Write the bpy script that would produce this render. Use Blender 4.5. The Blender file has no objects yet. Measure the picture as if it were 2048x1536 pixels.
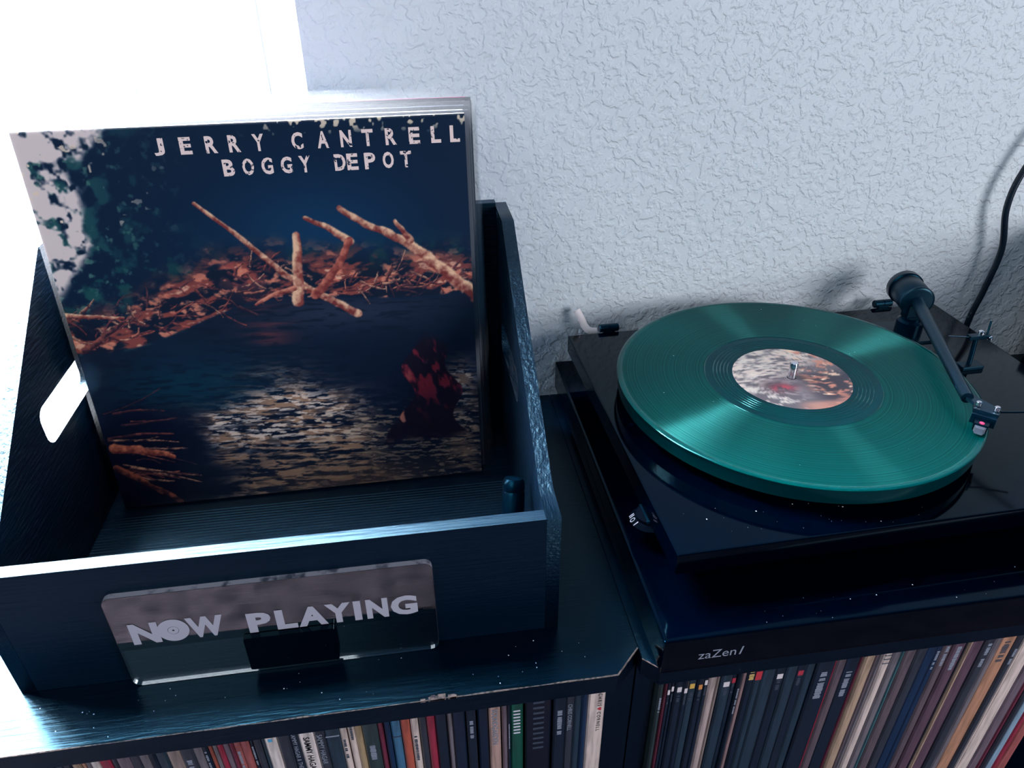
import bpy, bmesh, math, random
import numpy as np
from mathutils import Vector, Matrix

random.seed(7); RNG = np.random.default_rng(11)
SC = bpy.context.scene
COL = SC.collection

# ------------------------------------------------------------------ camera
cam_data = bpy.data.cameras.new('camera'); cam = bpy.data.objects.new('camera', cam_data); COL.objects.link(cam)
SC.camera = cam
def look(yaw, pitch, roll):
    s, c = math.sin, math.cos
    f = Vector((s(yaw)*c(pitch), c(yaw)*c(pitch), s(pitch)))
    r = Vector((c(yaw), -s(yaw), 0)); u = r.cross(f)
    r2 = c(roll)*r + s(roll)*u; u2 = -s(roll)*r + c(roll)*u
    return Matrix((r2, u2, -f)).transposed()
M = look(0.1407, -0.5596, -0.0090).to_4x4(); M.translation = (-0.0565, -0.7302, 0.4446)
cam.matrix_world = M
cam_data.sensor_width = 36.0; cam_data.lens = 1475.56/2048*36
cam_data.clip_start = 0.02; cam_data.clip_end = 50

# ------------------------------------------------------------------ world, lights, exposure
world = bpy.data.worlds.new('room_ambient'); SC.world = world; world.use_nodes = True
bg = world.node_tree.nodes['Background']; bg.inputs[0].default_value = (0.16, 0.42, 0.78, 1); bg.inputs[1].default_value = 0.20
def area(name, loc, target, sx, sy, power, color):
    d = bpy.data.lights.new(name, 'AREA'); d.shape = 'RECTANGLE'; d.size = sx; d.size_y = sy; d.energy = power; d.color = color
    o = bpy.data.objects.new(name, d); COL.objects.link(o); o.location = loc
    o.rotation_euler = (Vector(target)-Vector(loc)).to_track_quat('-Z', 'Y').to_euler(); return o
area('daylight_outside_blinds', (-0.75, 0.75, 0.80), (-0.75, 0.0, 0.70), 2.0, 2.4, 4000, (0.93, 0.97, 1.0))
area('room_window_light', (1.55, -2.0, 0.62), (0.35, 0.0, 0.1), 0.85, 0.95, 39, (0.93, 0.96, 1.0))
area('front_left_fill', (-0.9, -1.5, 1.35), (0.0, 0.0, 0.2), 1.1, 1.1, 13, (0.88, 0.97, 1.0))  # added fill light from the left front, brightens the wall
vs = SC.view_settings; vs.view_transform = 'Standard'; vs.look = 'None'; vs.exposure = 0.0; vs.gamma = 1.0; vs.use_curve_mapping = False

# ------------------------------------------------------------------ helpers
def lin(c):
    return tuple((x/12.92 if x <= 0.04045 else ((x+0.055)/1.055)**2.4) for x in (v/255 for v in c))
def mat(name, rgb=(128,128,128), rough=0.5, spec=0.5, metal=0.0, bump=None, aniso=0.0, tint=None, trans=0.0, ior=1.45, coat=0.0, vary=None, linear=None):
    m = bpy.data.materials.new(name); m.use_nodes = True; nt = m.node_tree; b = nt.nodes['Principled BSDF']
    base = linear if linear else lin(rgb)
    b.inputs['Base Color'].default_value = (*base, 1); b.inputs['Roughness'].default_value = rough
    b.inputs['Specular IOR Level'].default_value = spec; b.inputs['Metallic'].default_value = metal
    b.inputs['Transmission Weight'].default_value = trans; b.inputs['IOR'].default_value = ior
    b.inputs['Coat Weight'].default_value = coat; b.inputs['Coat Roughness'].default_value = 0.08
    if tint: b.inputs['Specular Tint'].default_value = (*tint, 1)
    if vary:                                            # colour mottling: (scale xyz, other rgb, low, high)
        tc = nt.nodes.new('ShaderNodeTexCoord'); mp = nt.nodes.new('ShaderNodeMapping'); mp.inputs['Scale'].default_value = vary[0]
        nz = nt.nodes.new('ShaderNodeTexNoise'); nz.inputs['Scale'].default_value = 1.0; nz.inputs['Detail'].default_value = 4
        rp = nt.nodes.new('ShaderNodeValToRGB'); rp.color_ramp.elements[0].position = vary[2]; rp.color_ramp.elements[1].position = vary[3]
        rp.color_ramp.elements[0].color = (*base, 1); rp.color_ramp.elements[1].color = (*lin(vary[1]), 1)
        nt.links.new(tc.outputs['Object'], mp.inputs['Vector']); nt.links.new(mp.outputs[0], nz.inputs['Vector'])
        nt.links.new(nz.outputs['Fac'], rp.inputs[0]); nt.links.new(rp.outputs[0], b.inputs['Base Color'])
    if bump:                                            # (scale xyz, strength, distance, detail)
        tc = nt.nodes.new('ShaderNodeTexCoord'); mp = nt.nodes.new('ShaderNodeMapping'); mp.inputs['Scale'].default_value = bump[0]
        nz = nt.nodes.new('ShaderNodeTexNoise'); nz.inputs['Scale'].default_value = 1.0; nz.inputs['Detail'].default_value = bump[3]
        bp = nt.nodes.new('ShaderNodeBump'); bp.inputs['Strength'].default_value = bump[1]; bp.inputs['Distance'].default_value = bump[2]
        nt.links.new(tc.outputs['Object'], mp.inputs['Vector']); nt.links.new(mp.outputs[0], nz.inputs['Vector'])
        nt.links.new(nz.outputs['Fac'], bp.inputs['Height']); nt.links.new(bp.outputs[0], b.inputs['Normal'])
    if aniso:
        b.inputs['Anisotropic'].default_value = aniso
        tg = nt.nodes.new('ShaderNodeTangent'); tg.direction_type = 'RADIAL'; tg.axis = 'Z'
        nt.links.new(tg.outputs[0], b.inputs['Tangent'])
    return m
def box(bm, x0, x1, y0, y1, z0, z1, bev=0.0):
    v = [bm.verts.new(p) for p in ((x0,y0,z0),(x1,y0,z0),(x1,y1,z0),(x0,y1,z0),(x0,y0,z1),(x1,y0,z1),(x1,y1,z1),(x0,y1,z1))]
    fs = [bm.faces.new([v[i] for i in q]) for q in ((3,2,1,0),(4,5,6,7),(0,1,5,4),(1,2,6,5),(2,3,7,6),(3,0,4,7))]
    if bev:
        es = list({e for f in fs for e in f.edges})
        bmesh.ops.bevel(bm, geom=es, offset=bev, segments=(4 if bev > 0.001 else 2), profile=0.7, affect='EDGES')
def lathe(bm, prof, seg=48, c=(0,0,0), axis=None):
    """profile [(r,z)] around an axis through c (default +Z)"""
    q = Vector((0,0,1)).rotation_difference(Vector(axis)) if axis is not None else None
    rings = []
    for r, z in prof:
        ring = []
        for k in range(seg):
            a = 2*math.pi*k/seg; p = Vector((r*math.cos(a), r*math.sin(a), z))
            if q: p = q @ p
            ring.append(bm.verts.new(p+Vector(c)))
        rings.append(ring)
    for i in range(len(rings)-1):
        for k in range(seg):
            bm.faces.new((rings[i][k], rings[i][(k+1)%seg], rings[i+1][(k+1)%seg], rings[i+1][k]))
    bm.faces.new(list(reversed(rings[0]))); bm.faces.new(rings[-1])
def tube(bm, pts, r, seg=10):
    pts = [Vector(p) for p in pts]; rings = []; up = Vector((0.13,0.21,0.97))
    for i, p in enumerate(pts):
        t = (pts[min(i+1,len(pts)-1)]-pts[max(i-1,0)]).normalized(); a = t.cross(up).normalized(); b = t.cross(a)
        rr = r[i] if isinstance(r, (list,tuple)) else r
        rings.append([bm.verts.new(p+rr*(math.cos(2*math.pi*k/seg)*a+math.sin(2*math.pi*k/seg)*b)) for k in range(seg)])
    for i in range(len(rings)-1):
        for k in range(seg): bm.faces.new((rings[i][k], rings[i+1][k], rings[i+1][(k+1)%seg], rings[i][(k+1)%seg]))
    bm.faces.new(rings[0]); bm.faces.new(list(reversed(rings[-1])))
def smooth_path(pts, n=8):
    P = [Vector(p) for p in pts]; out = []
    for i in range(len(P)-1):
        p0 = P[max(i-1,0)]; p1 = P[i]; p2 = P[i+1]; p3 = P[min(i+2,len(P)-1)]
        for k in range(n):
            t = k/n; out.append(0.5*((2*p1)+(p2-p0)*t+(2*p0-5*p1+4*p2-p3)*t*t+(3*p1-p0-3*p2+p3)*t**3))
    return out+[P[-1]]
def prism(bm, poly, h0, h1, mapf):
    """2-D polygon extruded between h0 and h1; mapf(u,v,h) -> xyz"""
    a = [bm.verts.new(mapf(u,v,h0)) for u,v in poly]; b = [bm.verts.new(mapf(u,v,h1)) for u,v in poly]
    n = len(poly); bm.faces.new(a); bm.faces.new(list(reversed(b)))
    for i in range(n): bm.faces.new((a[i], b[i], b[(i+1)%n], a[(i+1)%n]))
def obj(name, bm, m, parent=None, smooth=False, kind=None, label=None):
    bmesh.ops.recalc_face_normals(bm, faces=bm.faces)
    me = bpy.data.meshes.new(name); bm.to_mesh(me); bm.free()
    for k in (m if isinstance(m, (list,tuple)) else [m]): me.materials.append(k)
    o = bpy.data.objects.new(name, me); COL.objects.link(o); o.parent = parent
    if smooth:
        me.shade_auto_smooth if False else None
        for p in me.polygons: p.use_smooth = True
        me.set_sharp_from_angle(angle=math.radians(40))
    if kind: o['kind'] = kind
    if label: o['label'] = label
    return o
def mesh_obj(name, me, m, parent=None, label=None):
    me.materials.append(m); o = bpy.data.objects.new(name, me); COL.objects.link(o); o.parent = parent
    if label: o['label'] = label
    return o
def NB(): return bmesh.new()
def tag(o, label, cat, group=None, kind=None):
    o['label'] = label; o['category'] = cat
    if group: o['group'] = group
    if kind: o['kind'] = kind
    return o
def thing(name, label, cat, loc=(0,0,0), rotz=0.0, group=None):
    o = bpy.data.objects.new(name, None); COL.objects.link(o); o.location = loc; o.rotation_euler = (0,0,rotz); o.empty_display_size = 0.02
    return tag(o, label, cat, group)
def rrect(w, h, r, n=5):
    out = []
    for cx, cy, a0 in ((w-r,h-r,0),(r,h-r,90),(r,r,180),(w-r,r,270)):
        for k in range(n+1):
            a = math.radians(a0+90*k/n); out.append((cx+r*math.cos(a), cy+r*math.sin(a)))
    return out
def curve_mesh(splines, t):
    """flat outline(s), holes allowed, thickness t centred on 0 -> mesh in XY"""
    cu = bpy.data.curves.new('outline', 'CURVE'); cu.dimensions = '2D'; cu.fill_mode = 'BOTH'; cu.extrude = t/2
    for s in splines:
        sp = cu.splines.new('POLY'); sp.points.add(len(s)-1); sp.use_cyclic_u = True
        for p, (u,v) in zip(sp.points, s): p.co = (u,v,0,1)
    o = bpy.data.objects.new('outline', cu); COL.objects.link(o); bpy.context.view_layer.update()
    me = bpy.data.meshes.new_from_object(o.evaluated_get(bpy.context.evaluated_depsgraph_get()))
    bpy.data.objects.remove(o); bpy.data.curves.remove(cu); return me
def text_mesh(s, w=None, h=None, bold=0.0, spacing=1.0, ext=0.0, shear=0.0):
    cu = bpy.data.curves.new('lettering', 'FONT'); cu.body = s; cu.size = 1.0; cu.offset = bold; cu.space_character = spacing; cu.resolution_u = 3
    cu.shear = shear
    o = bpy.data.objects.new('lettering', cu); COL.objects.link(o); bpy.context.view_layer.update()
    me = bpy.data.meshes.new_from_object(o.evaluated_get(bpy.context.evaluated_depsgraph_get()))
    bpy.data.objects.remove(o); bpy.data.curves.remove(cu)
    co = np.empty(len(me.vertices)*3); me.vertices.foreach_get('co', co); co = co.reshape(-1,3)
    mn = co.min(0); mx = co.max(0); co -= mn; sz = mx-mn
    kx = (w/sz[0]) if w else None; ky = (h/sz[1]) if h else None
    co[:,0] *= kx or ky; co[:,1] *= ky or kx
    me.vertices.foreach_set('co', co.ravel()); me.update(); return me
def map_mesh(me, f):
    co = np.empty(len(me.vertices)*3); me.vertices.foreach_get('co', co); co = co.reshape(-1,3)
    co = np.array([f(*p) for p in co]); me.vertices.foreach_set('co', co.ravel()); me.update(); return me
def join_meshes(name, meshes):
    bm = bmesh.new()
    for me in meshes: bm.from_mesh(me)
    me = bpy.data.meshes.new(name); bm.to_mesh(me); bm.free(); return me

# ------------------------------------------------------------------ materials
def wall_material():
    m = mat('textured_wall_paint', linear=(0.66,0.69,0.74), rough=0.5, spec=0.35); nt = m.node_tree; b = nt.nodes['Principled BSDF']
    tc = nt.nodes.new('ShaderNodeTexCoord')
    wz = nt.nodes.new('ShaderNodeTexNoise'); wz.inputs['Scale'].default_value = 60; wz.inputs['Detail'].default_value = 2
    ad = nt.nodes.new('ShaderNodeMix'); ad.data_type = 'VECTOR'; ad.inputs[0].default_value = 0.012
    n1 = nt.nodes.new('ShaderNodeTexNoise'); n1.inputs['Scale'].default_value = 135; n1.inputs['Detail'].default_value = 2.5; n1.inputs['Roughness'].default_value = 0.5
    rp = nt.nodes.new('ShaderNodeValToRGB'); rp.color_ramp.elements[0].position = 0.40; rp.color_ramp.elements[1].position = 0.62; rp.color_ramp.interpolation = 'EASE'
    n2 = nt.nodes.new('ShaderNodeTexNoise'); n2.inputs['Scale'].default_value = 420; n2.inputs['Detail'].default_value = 2
    mx = nt.nodes.new('ShaderNodeMath'); mx.operation = 'MULTIPLY_ADD'; mx.inputs[1].default_value = 0.18
    bp = nt.nodes.new('ShaderNodeBump'); bp.inputs['Strength'].default_value = 0.72; bp.inputs['Distance'].default_value = 0.0013
    L = nt.links.new
    L(tc.outputs['Object'], wz.inputs['Vector']); L(tc.outputs['Object'], ad.inputs[4]); L(wz.outputs['Color'], ad.inputs[5]); L(ad.outputs[1], n1.inputs['Vector'])
    L(n1.outputs['Fac'], rp.inputs[0]); L(tc.outputs['Object'], n2.inputs['Vector']); L(n2.outputs['Fac'], mx.inputs[0]); L(rp.outputs[0], mx.inputs[2])
    L(mx.outputs[0], bp.inputs['Height']); L(bp.outputs[0], b.inputs['Normal']); return m
MAT = {
 'wall': wall_material(),
 'carpet': mat('mottled_carpet', (86,78,88), 0.95, 0.1, bump=((900,900,900),0.8,0.004,3), vary=((22,22,22),(56,52,60),0.4,0.65)),
 'white_paint': mat('white_window_paint', (236,238,240), 0.45),
 'laminate': mat('black_wood_laminate', linear=(0.0,0.0028,0.009), rough=0.27, spec=0.32, tint=(0.16,0.66,1.0), bump=((35,420,420),0.35,0.0009,3)),
 'crate': mat('black_stained_wood', linear=(0.0,0.0032,0.0115), rough=0.42, spec=0.50, tint=(0.30,0.72,1.0), bump=((26,360,360),0.5,0.0009,3)),
 'crate_side': mat('black_stained_side_wood', linear=(0.0,0.0032,0.0115), rough=0.42, spec=0.50, tint=(0.30,0.72,1.0), bump=((300,60,420),0.9,0.0012,3)),
 'wear': mat('chipped_pale_edge', (112,96,92), 0.8, vary=((300,300,300),(44,42,48),0.45,0.6)),
 'gloss': mat('gloss_black_lacquer', linear=(0.0,0.0005,0.0026), rough=0.07, spec=0.22, tint=(0.06,0.62,1.0)),
 'satin': mat('satin_black', linear=(0.0,0.0022,0.007), rough=0.28, spec=0.4, tint=(0.06,0.62,1.0)),
 'plastic': mat('black_plastic', linear=(0.0,0.005,0.013), rough=0.38, spec=0.45, tint=(0.1,0.65,1.0)),
 'arm': mat('carbon_grey_tube', linear=(0.001,0.009,0.019), rough=0.33, spec=0.5, tint=(0.3,0.75,1.0)),
 'matte': mat('matte_black_switch', linear=(0.0,0.0015,0.005), rough=0.75, spec=0.1, ior=1.2),
 'steel': mat('polished_steel', (225,225,232), 0.16, metal=1.0),
 'silver': mat('silver_stylus_guard', (130,136,155), 0.35, metal=0.6),
 'pink': mat('pink_dot', (235,70,120), 0.5),
 'runout': mat('green_vinyl_runout', linear=(0.0,0.024,0.032), rough=0.12, spec=0.4, ior=1.25, tint=(0.0,0.6,0.7)),
 'rim': mat('green_vinyl_rim', linear=(0.0,0.042,0.044), rough=0.12, spec=0.6, tint=(0.2,0.8,0.8)),
 'platter': mat('green_tinted_acrylic_platter', linear=(0.0,0.018,0.023), rough=0.18, spec=0.5, tint=(0.1,0.8,0.85)),
 'white_print': mat('white_print', (196,190,204), 0.6),
 'grey_print': mat('grey_print', (128,132,148), 0.6),
 'dim_print': mat('dim_print', (48,56,72), 0.7),
 'white_cable': mat('white_rubber_cable', (240,226,226), 0.5),
 'cord': mat('black_rubber_cord', linear=(0.003,0.010,0.020), rough=0.30),
 'dust': mat('pale_dust', (225,232,240), 0.9),
 'acrylic': mat('clear_acrylic', (235,240,248), 0.02, trans=1.0, ior=2.3),
 'sign_edge': mat('polished_acrylic_edge', (150,146,158), 0.3, vary=((90,90,90),(70,72,86),0.5,0.62)),
 'frost': mat('etched_white_lettering', (164,160,174), 0.7),
}
def poly_material():
    m = bpy.data.materials.new('clear_poly_sleeve'); m.use_nodes = True; nt = m.node_tree; nt.nodes.remove(nt.nodes['Principled BSDF'])
    out = nt.nodes['Material Output']; tr = nt.nodes.new('ShaderNodeBsdfTransparent'); gl = nt.nodes.new('ShaderNodeBsdfGlossy'); gl.inputs['Roughness'].default_value = 0.15
    df = nt.nodes.new('ShaderNodeBsdfTranslucent'); df.inputs[0].default_value = (0.86,0.88,0.95,1); gl.inputs[0].default_value = (0.9,0.93,1,1)
    m1 = nt.nodes.new('ShaderNodeMixShader'); m1.inputs[0].default_value = 0.02; m2 = nt.nodes.new('ShaderNodeMixShader'); m2.inputs[0].default_value = 0.03
    L = nt.links.new; L(tr.outputs[0], m1.inputs[1]); L(df.outputs[0], m1.inputs[2]); L(m1.outputs[0], m2.inputs[1]); L(gl.outputs[0], m2.inputs[2]); L(m2.outputs[0], out.inputs[0]); return m
MAT['poly'] = poly_material()
def vinyl_material():
    m = mat('green_vinyl_grooves', linear=(0.0,0.034,0.034), rough=0.30, spec=0.3, tint=(0.0,0.7,0.75), ior=1.22); nt = m.node_tree; b = nt.nodes['Principled BSDF']; L = nt.links.new
    g = nt.nodes.new('ShaderNodeBsdfAnisotropic'); g.distribution = 'GGX'; g.inputs['Color'].default_value = (0.14,0.86,0.80,1); g.inputs['Roughness'].default_value = 0.74; g.inputs['Anisotropy'].default_value = 0.90
    tg = nt.nodes.new('ShaderNodeTangent'); tg.direction_type = 'RADIAL'; tg.axis = 'Z'; L(tg.outputs[0], g.inputs['Tangent'])
    tc = nt.nodes.new('ShaderNodeTexCoord'); ml = nt.nodes.new('ShaderNodeVectorMath'); ml.operation = 'MULTIPLY'; ml.inputs[1].default_value = (1,1,0)
    ln = nt.nodes.new('ShaderNodeVectorMath'); ln.operation = 'LENGTH'; nz = nt.nodes.new('ShaderNodeTexNoise'); nz.noise_dimensions = '1D'; nz.inputs['Scale'].default_value = 900; nz.inputs['Detail'].default_value = 4
    mr = nt.nodes.new('ShaderNodeMapRange'); mr.inputs[1].default_value = 0.3; mr.inputs[2].default_value = 0.7; mr.inputs[3].default_value = 0.012; mr.inputs[4].default_value = 0.09
    mx = nt.nodes.new('ShaderNodeMixShader')
    L(tc.outputs['Object'], ml.inputs[0]); L(ml.outputs[0], ln.inputs[0]); L(ln.outputs['Value'], nz.inputs['W']); L(nz.outputs['Fac'], mr.inputs[0]); L(mr.outputs[0], mx.inputs[0])
    L(b.outputs[0], mx.inputs[1]); L(g.outputs[0], mx.inputs[2]); L(mx.outputs[0], nt.nodes['Material Output'].inputs[0]); return m
MAT['vinyl'] = vinyl_material()
def slat_material():
    m = bpy.data.materials.new('white_translucent_slat'); m.use_nodes = True; nt = m.node_tree; nt.nodes.remove(nt.nodes['Principled BSDF'])
    out = nt.nodes['Material Output']; d = nt.nodes.new('ShaderNodeBsdfDiffuse'); d.inputs[0].default_value = (0.85,0.87,0.9,1)
    t = nt.nodes.new('ShaderNodeBsdfTranslucent'); t.inputs[0].default_value = (0.86,0.88,0.9,1)
    mx = nt.nodes.new('ShaderNodeMixShader'); mx.inputs[0].default_value = 0.5
    L = nt.links.new; L(d.outputs[0], mx.inputs[1]); L(t.outputs[0], mx.inputs[2]); L(mx.outputs[0], out.inputs[0]); return m
MAT['slat'] = slat_material()
def pane_material():
    m = bpy.data.materials.new('thin_window_glass'); m.use_nodes = True; nt = m.node_tree; nt.nodes.remove(nt.nodes['Principled BSDF'])
    tr = nt.nodes.new('ShaderNodeBsdfTransparent'); gl = nt.nodes.new('ShaderNodeBsdfGlossy'); gl.inputs['Roughness'].default_value = 0.02; mx = nt.nodes.new('ShaderNodeMixShader'); mx.inputs[0].default_value = 0.05
    L = nt.links.new; L(tr.outputs[0], mx.inputs[1]); L(gl.outputs[0], mx.inputs[2]); L(mx.outputs[0], nt.nodes['Material Output'].inputs[0]); return m
MAT['pane'] = pane_material()
def printed(name, rough=0.3, coat=0.0):
    m = mat(name, rough=rough, coat=coat); nt = m.node_tree; a = nt.nodes.new('ShaderNodeVertexColor'); a.layer_name = 'Print'
    nt.links.new(a.outputs[0], nt.nodes['Principled BSDF'].inputs['Base Color']); return m
def distressed(name, rgb):
    m = mat(name, rgb, 0.5); nt = m.node_tree; b = nt.nodes['Principled BSDF']
    tc = nt.nodes.new('ShaderNodeTexCoord'); nz = nt.nodes.new('ShaderNodeTexNoise'); nz.inputs['Scale'].default_value = 420; nz.inputs['Detail'].default_value = 4
    rp = nt.nodes.new('ShaderNodeValToRGB'); rp.color_ramp.elements[0].position = 0.36; rp.color_ramp.elements[1].position = 0.40
    nt.links.new(tc.outputs['Object'], nz.inputs['Vector']); nt.links.new(nz.outputs['Fac'], rp.inputs[0]); nt.links.new(rp.outputs[0], b.inputs['Alpha']); return m

# ------------------------------------------------------------------ the setting
WY = -0.040                    # room face of the wall
WX = -0.134                    # right jamb of the window opening
bm = NB()
box(bm, WX, 3.0, WY, WY+0.14, -1.0, 2.4); box(bm, -3.0, -1.45, WY, WY+0.14, -1.0, 2.4)
box(bm, -1.45, WX, WY, WY+0.14, -1.0, -0.14); box(bm, -1.45, WX, WY, WY+0.14, 1.75, 2.4)
wall = obj('wall_back', bm, MAT['wall']); wall['kind'] = 'structure'; wall['label'] = 'pale blue-grey wall with knockdown plaster texture'
bm = NB(); box(bm, -3, 3, -3.2, WY, -0.80, -0.78); fl = obj('floor', bm, MAT['carpet']); fl['kind'] = 'structure'; fl['label'] = 'mottled grey carpet floor'
win = bpy.data.objects.new('window_1', None); COL.objects.link(win); win['kind'] = 'structure'; win['label'] = 'bright window behind white blinds'
bm = NB()
for a in ((-1.45,WX,-0.14,-0.10),(-1.45,WX,1.71,1.75),(-1.45,-1.41,-0.10,1.71),(WX-0.04,WX,-0.10,1.71),(-0.82,-0.78,-0.10,1.71)):
    box(bm, a[0], a[1], 0.055, 0.09, a[2], a[3])
obj('window_frame', bm, MAT['white_paint'], win)
bm = NB(); box(bm, -1.41, WX-0.04, 0.070, 0.074, -0.10, 1.71); obj('pane', bm, MAT['pane'], win)

bl = thing('window_blind', 'white horizontal slat blind glowing with daylight in the window', 'blind', (0,0,0))
SL0, SL1 = -1.43, WX-0.003
bm = NB(); th = math.radians(52); hw = 0.0255; n = 6
vs0 = []; 
for k in range(n+1):
    t = -1+2*k/n; w = hw*t; bow = 0.003*(1-t*t)
    vs0.append((-math.cos(th)*w - math.sin(th)*bow*1.0, -math.sin(th)*(-w)*-1.0, bow))
prof = [(-math.cos(th)*hw*t - math.sin(th)*0.003*(1-t*t), math.sin(th)*hw*t*-1 + math.cos(th)*0.003*(1-t*t)) for t in [-1+2*k/n for k in range(n+1)]]
# profile in (y,z): room-side edge low, outer edge high
prof = [(-y if False else y, z) for y, z in prof]
prof2 = [(y+0.0006*math.sin(th), z+0.0024*math.cos(th)) for y, z in prof]
prism(bm, prof+list(reversed(prof2)), SL0, SL1, lambda u,v,h: (h,u,v))
proto = obj('slat', bm, MAT['slat'], bl, smooth=True)
zs = [0.3995-0.0391*k for k in range(-33, 14)]
proto.location = (0, WY+0.022, zs[0])
for z in zs[1:]:
    c = proto.copy(); COL.objects.link(c); c.parent = bl; c.location = (0, WY+0.022, z)
for x in (-0.1636, -0.2695, -0.62, -1.0):
    bm = NB(); tube(bm, [(x, WY-0.008, -0.12),(x, WY-0.008, 0.4),(x, WY-0.008, 1.72)], 0.0011, 6); obj('lift_cord', bm, MAT['white_paint'], bl)
bm = NB(); box(bm, SL0, SL1, WY+0.004, WY+0.05, 1.70, 1.745, 0.003); obj('head_rail', bm, MAT['white_paint'], bl)
bm = NB(); box(bm, SL0, SL1, WY+0.010, WY+0.04, -0.135, -0.120, 0.003); obj('bottom_rail', bm, MAT['white_paint'], bl)

# ------------------------------------------------------------------ bookcases
SEAM = 0.0806; FY = -0.416; BY = -0.056; TT = 0.018
def bookcase(name, label, x0, x1, cl, cr, inner):
    t = thing(name, label, 'bookcase', ((x0+x1)/2, 0, -0.78)); ox, oz = (x0+x1)/2, -0.78
    P = lambda u,v,h: (u-ox, v, h-oz)
    bm = NB(); prism(bm, [(x0,BY),(x1,BY),(x1,FY+cr),(x1-cr,FY),(x0+cl,FY),(x0,FY+cl)], -TT, 0, P); obj('top_panel', bm, MAT['laminate'], t)
    for a, b in ((x0, x0+inner[0]), (x1-inner[1], x1)):
        bm = NB(); box(bm, a-ox+0.0004, b-ox-0.0004, -0.397, BY, -0.78-oz, -TT-oz); obj('side_panel', bm, MAT['laminate'], t)
    bm = NB(); box(bm, x0+inner[0]-ox, x1-inner[1]-ox, -0.410, BY, -0.388-oz, -0.366-oz); obj('shelf_board', bm, MAT['laminate'], t)
    bm = NB(); box(bm, x0+inner[0]-ox, x1-inner[1]-ox, -0.410, BY, -0.778-oz, -0.745-oz); obj('shelf_board', bm, MAT['laminate'], t)
    bm = NB(); box(bm, x0-ox, x1-ox, BY, BY+0.005, -0.77-oz, -TT-oz); obj('back_board', bm, MAT['laminate'], t)
    # thin worn line where the laminate has rubbed off along the front edge
    bm = NB(); xs = np.linspace(x0+cl, x1-cr, 70); pts = []
    for x in xs: pts.append((x-ox, FY-0.0001, -0.0003-oz+random.uniform(-0.0002,0.0002)))
    pts = [(x0-ox, FY+cl-0.0001, -0.0003-oz)]+pts+[(x1-ox, FY+cr-0.0001, -0.0003-oz)]
    tube(bm, pts, [random.choice((0.0003,0.00045,0.0006)) for _ in pts], 5); obj('worn_edge', bm, MAT['wear'], t, label='pale chipped edge')
    return t, ox, oz
bcl, ox, oz = bookcase('bookcase', 'black wood-grain bookcase under the record crate, chamfered front corner', -0.86, SEAM, 0.0, 0.0198, (0.024,0.024))
bm = NB()
for k in range(14):
    x = -0.062+random.gauss(0,0.006); s = random.uniform(0.0008,0.0022)
    box(bm, x-s-ox, x+s*1.6-ox, FY-0.0008, FY+random.uniform(0.0004,0.003), -0.0012-oz, random.uniform(0.0002,0.0010)-oz, 0.0002)
obj('chipped_spot', bm, MAT['wear'], bcl, label='splintered pale chip on the front edge')
bookcase('bookcase', 'black bookcase under the turntable platform, holding packed record spines', SEAM+0.0006, 1.05, 0.0105, 0.0198, (0.016,0.024))

# ------------------------------------------------------------------ record sleeves on the shelves
SP = {'dark':(14,30,48),'black':(5,14,32),'slate':(34,52,68),'charcoal':(48,52,64),'tan':(176,146,126),'orange tan':(178,128,104),'grey':(112,104,112),
 'white':(222,205,203),'crimson':(150,44,66),'mauve grey':(108,92,104),'stone':(140,122,118),'rust':(150,74,62),'maroon':(108,42,62),'dusty red':(158,84,84),
 'cream':(212,190,184),'gold':(164,138,108),'green grey':(44,58,62),'navy':(16,42,74),'blue':(62,106,140),'orange red':(176,84,68),'navy dark':(12,30,52),
 'rose tan':(178,142,134),'green':(16,74,62),'stone pale':(178,156,154),'rose grey':(140,112,114),'brown grey':(94,80,88),'teal':(60,100,110),'mauve brown':(92,68,82),'pale blue':(136,160,182)}
SMAT = {k: mat('sleeve_spine_'+k.replace(' ','_'), v, 0.32, 0.5, coat=0.15, vary=((260,60,26),tuple(int(c*0.72) for c in v),0.42,0.72)) for k, v in SP.items()}
TAGC = {'tw':('white_print',(205,192,196)),'ty':('yellow_print',(205,160,78)),'to':('orange_print',(200,130,70)),'tr':('red_print',(160,44,62)),'red':('red_print',(176,46,58)),'gold':('gold_print',(196,164,104)),'blue':('blue_print',(70,150,190))}
TM = {k: mat(n, c, 0.5) for k,(n,c) in TAGC.items()}
ORD = 'first second third fourth fifth sixth seventh eighth ninth tenth eleventh twelfth thirteenth fourteenth fifteenth sixteenth seventeenth eighteenth nineteenth'.split()
TENS = {2:'twenty',3:'thirty',4:'forty',5:'fifty',6:'sixty'}; TENO = {2:'twentieth',3:'thirtieth',4:'fortieth',5:'fiftieth',6:'sixtieth'}
def ordinal(n):
    if n <= 19: return ORD[n-1]
    return TENO[n//10] if n%10 == 0 else TENS[n//10]+'-'+ORD[n%10-1]
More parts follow.
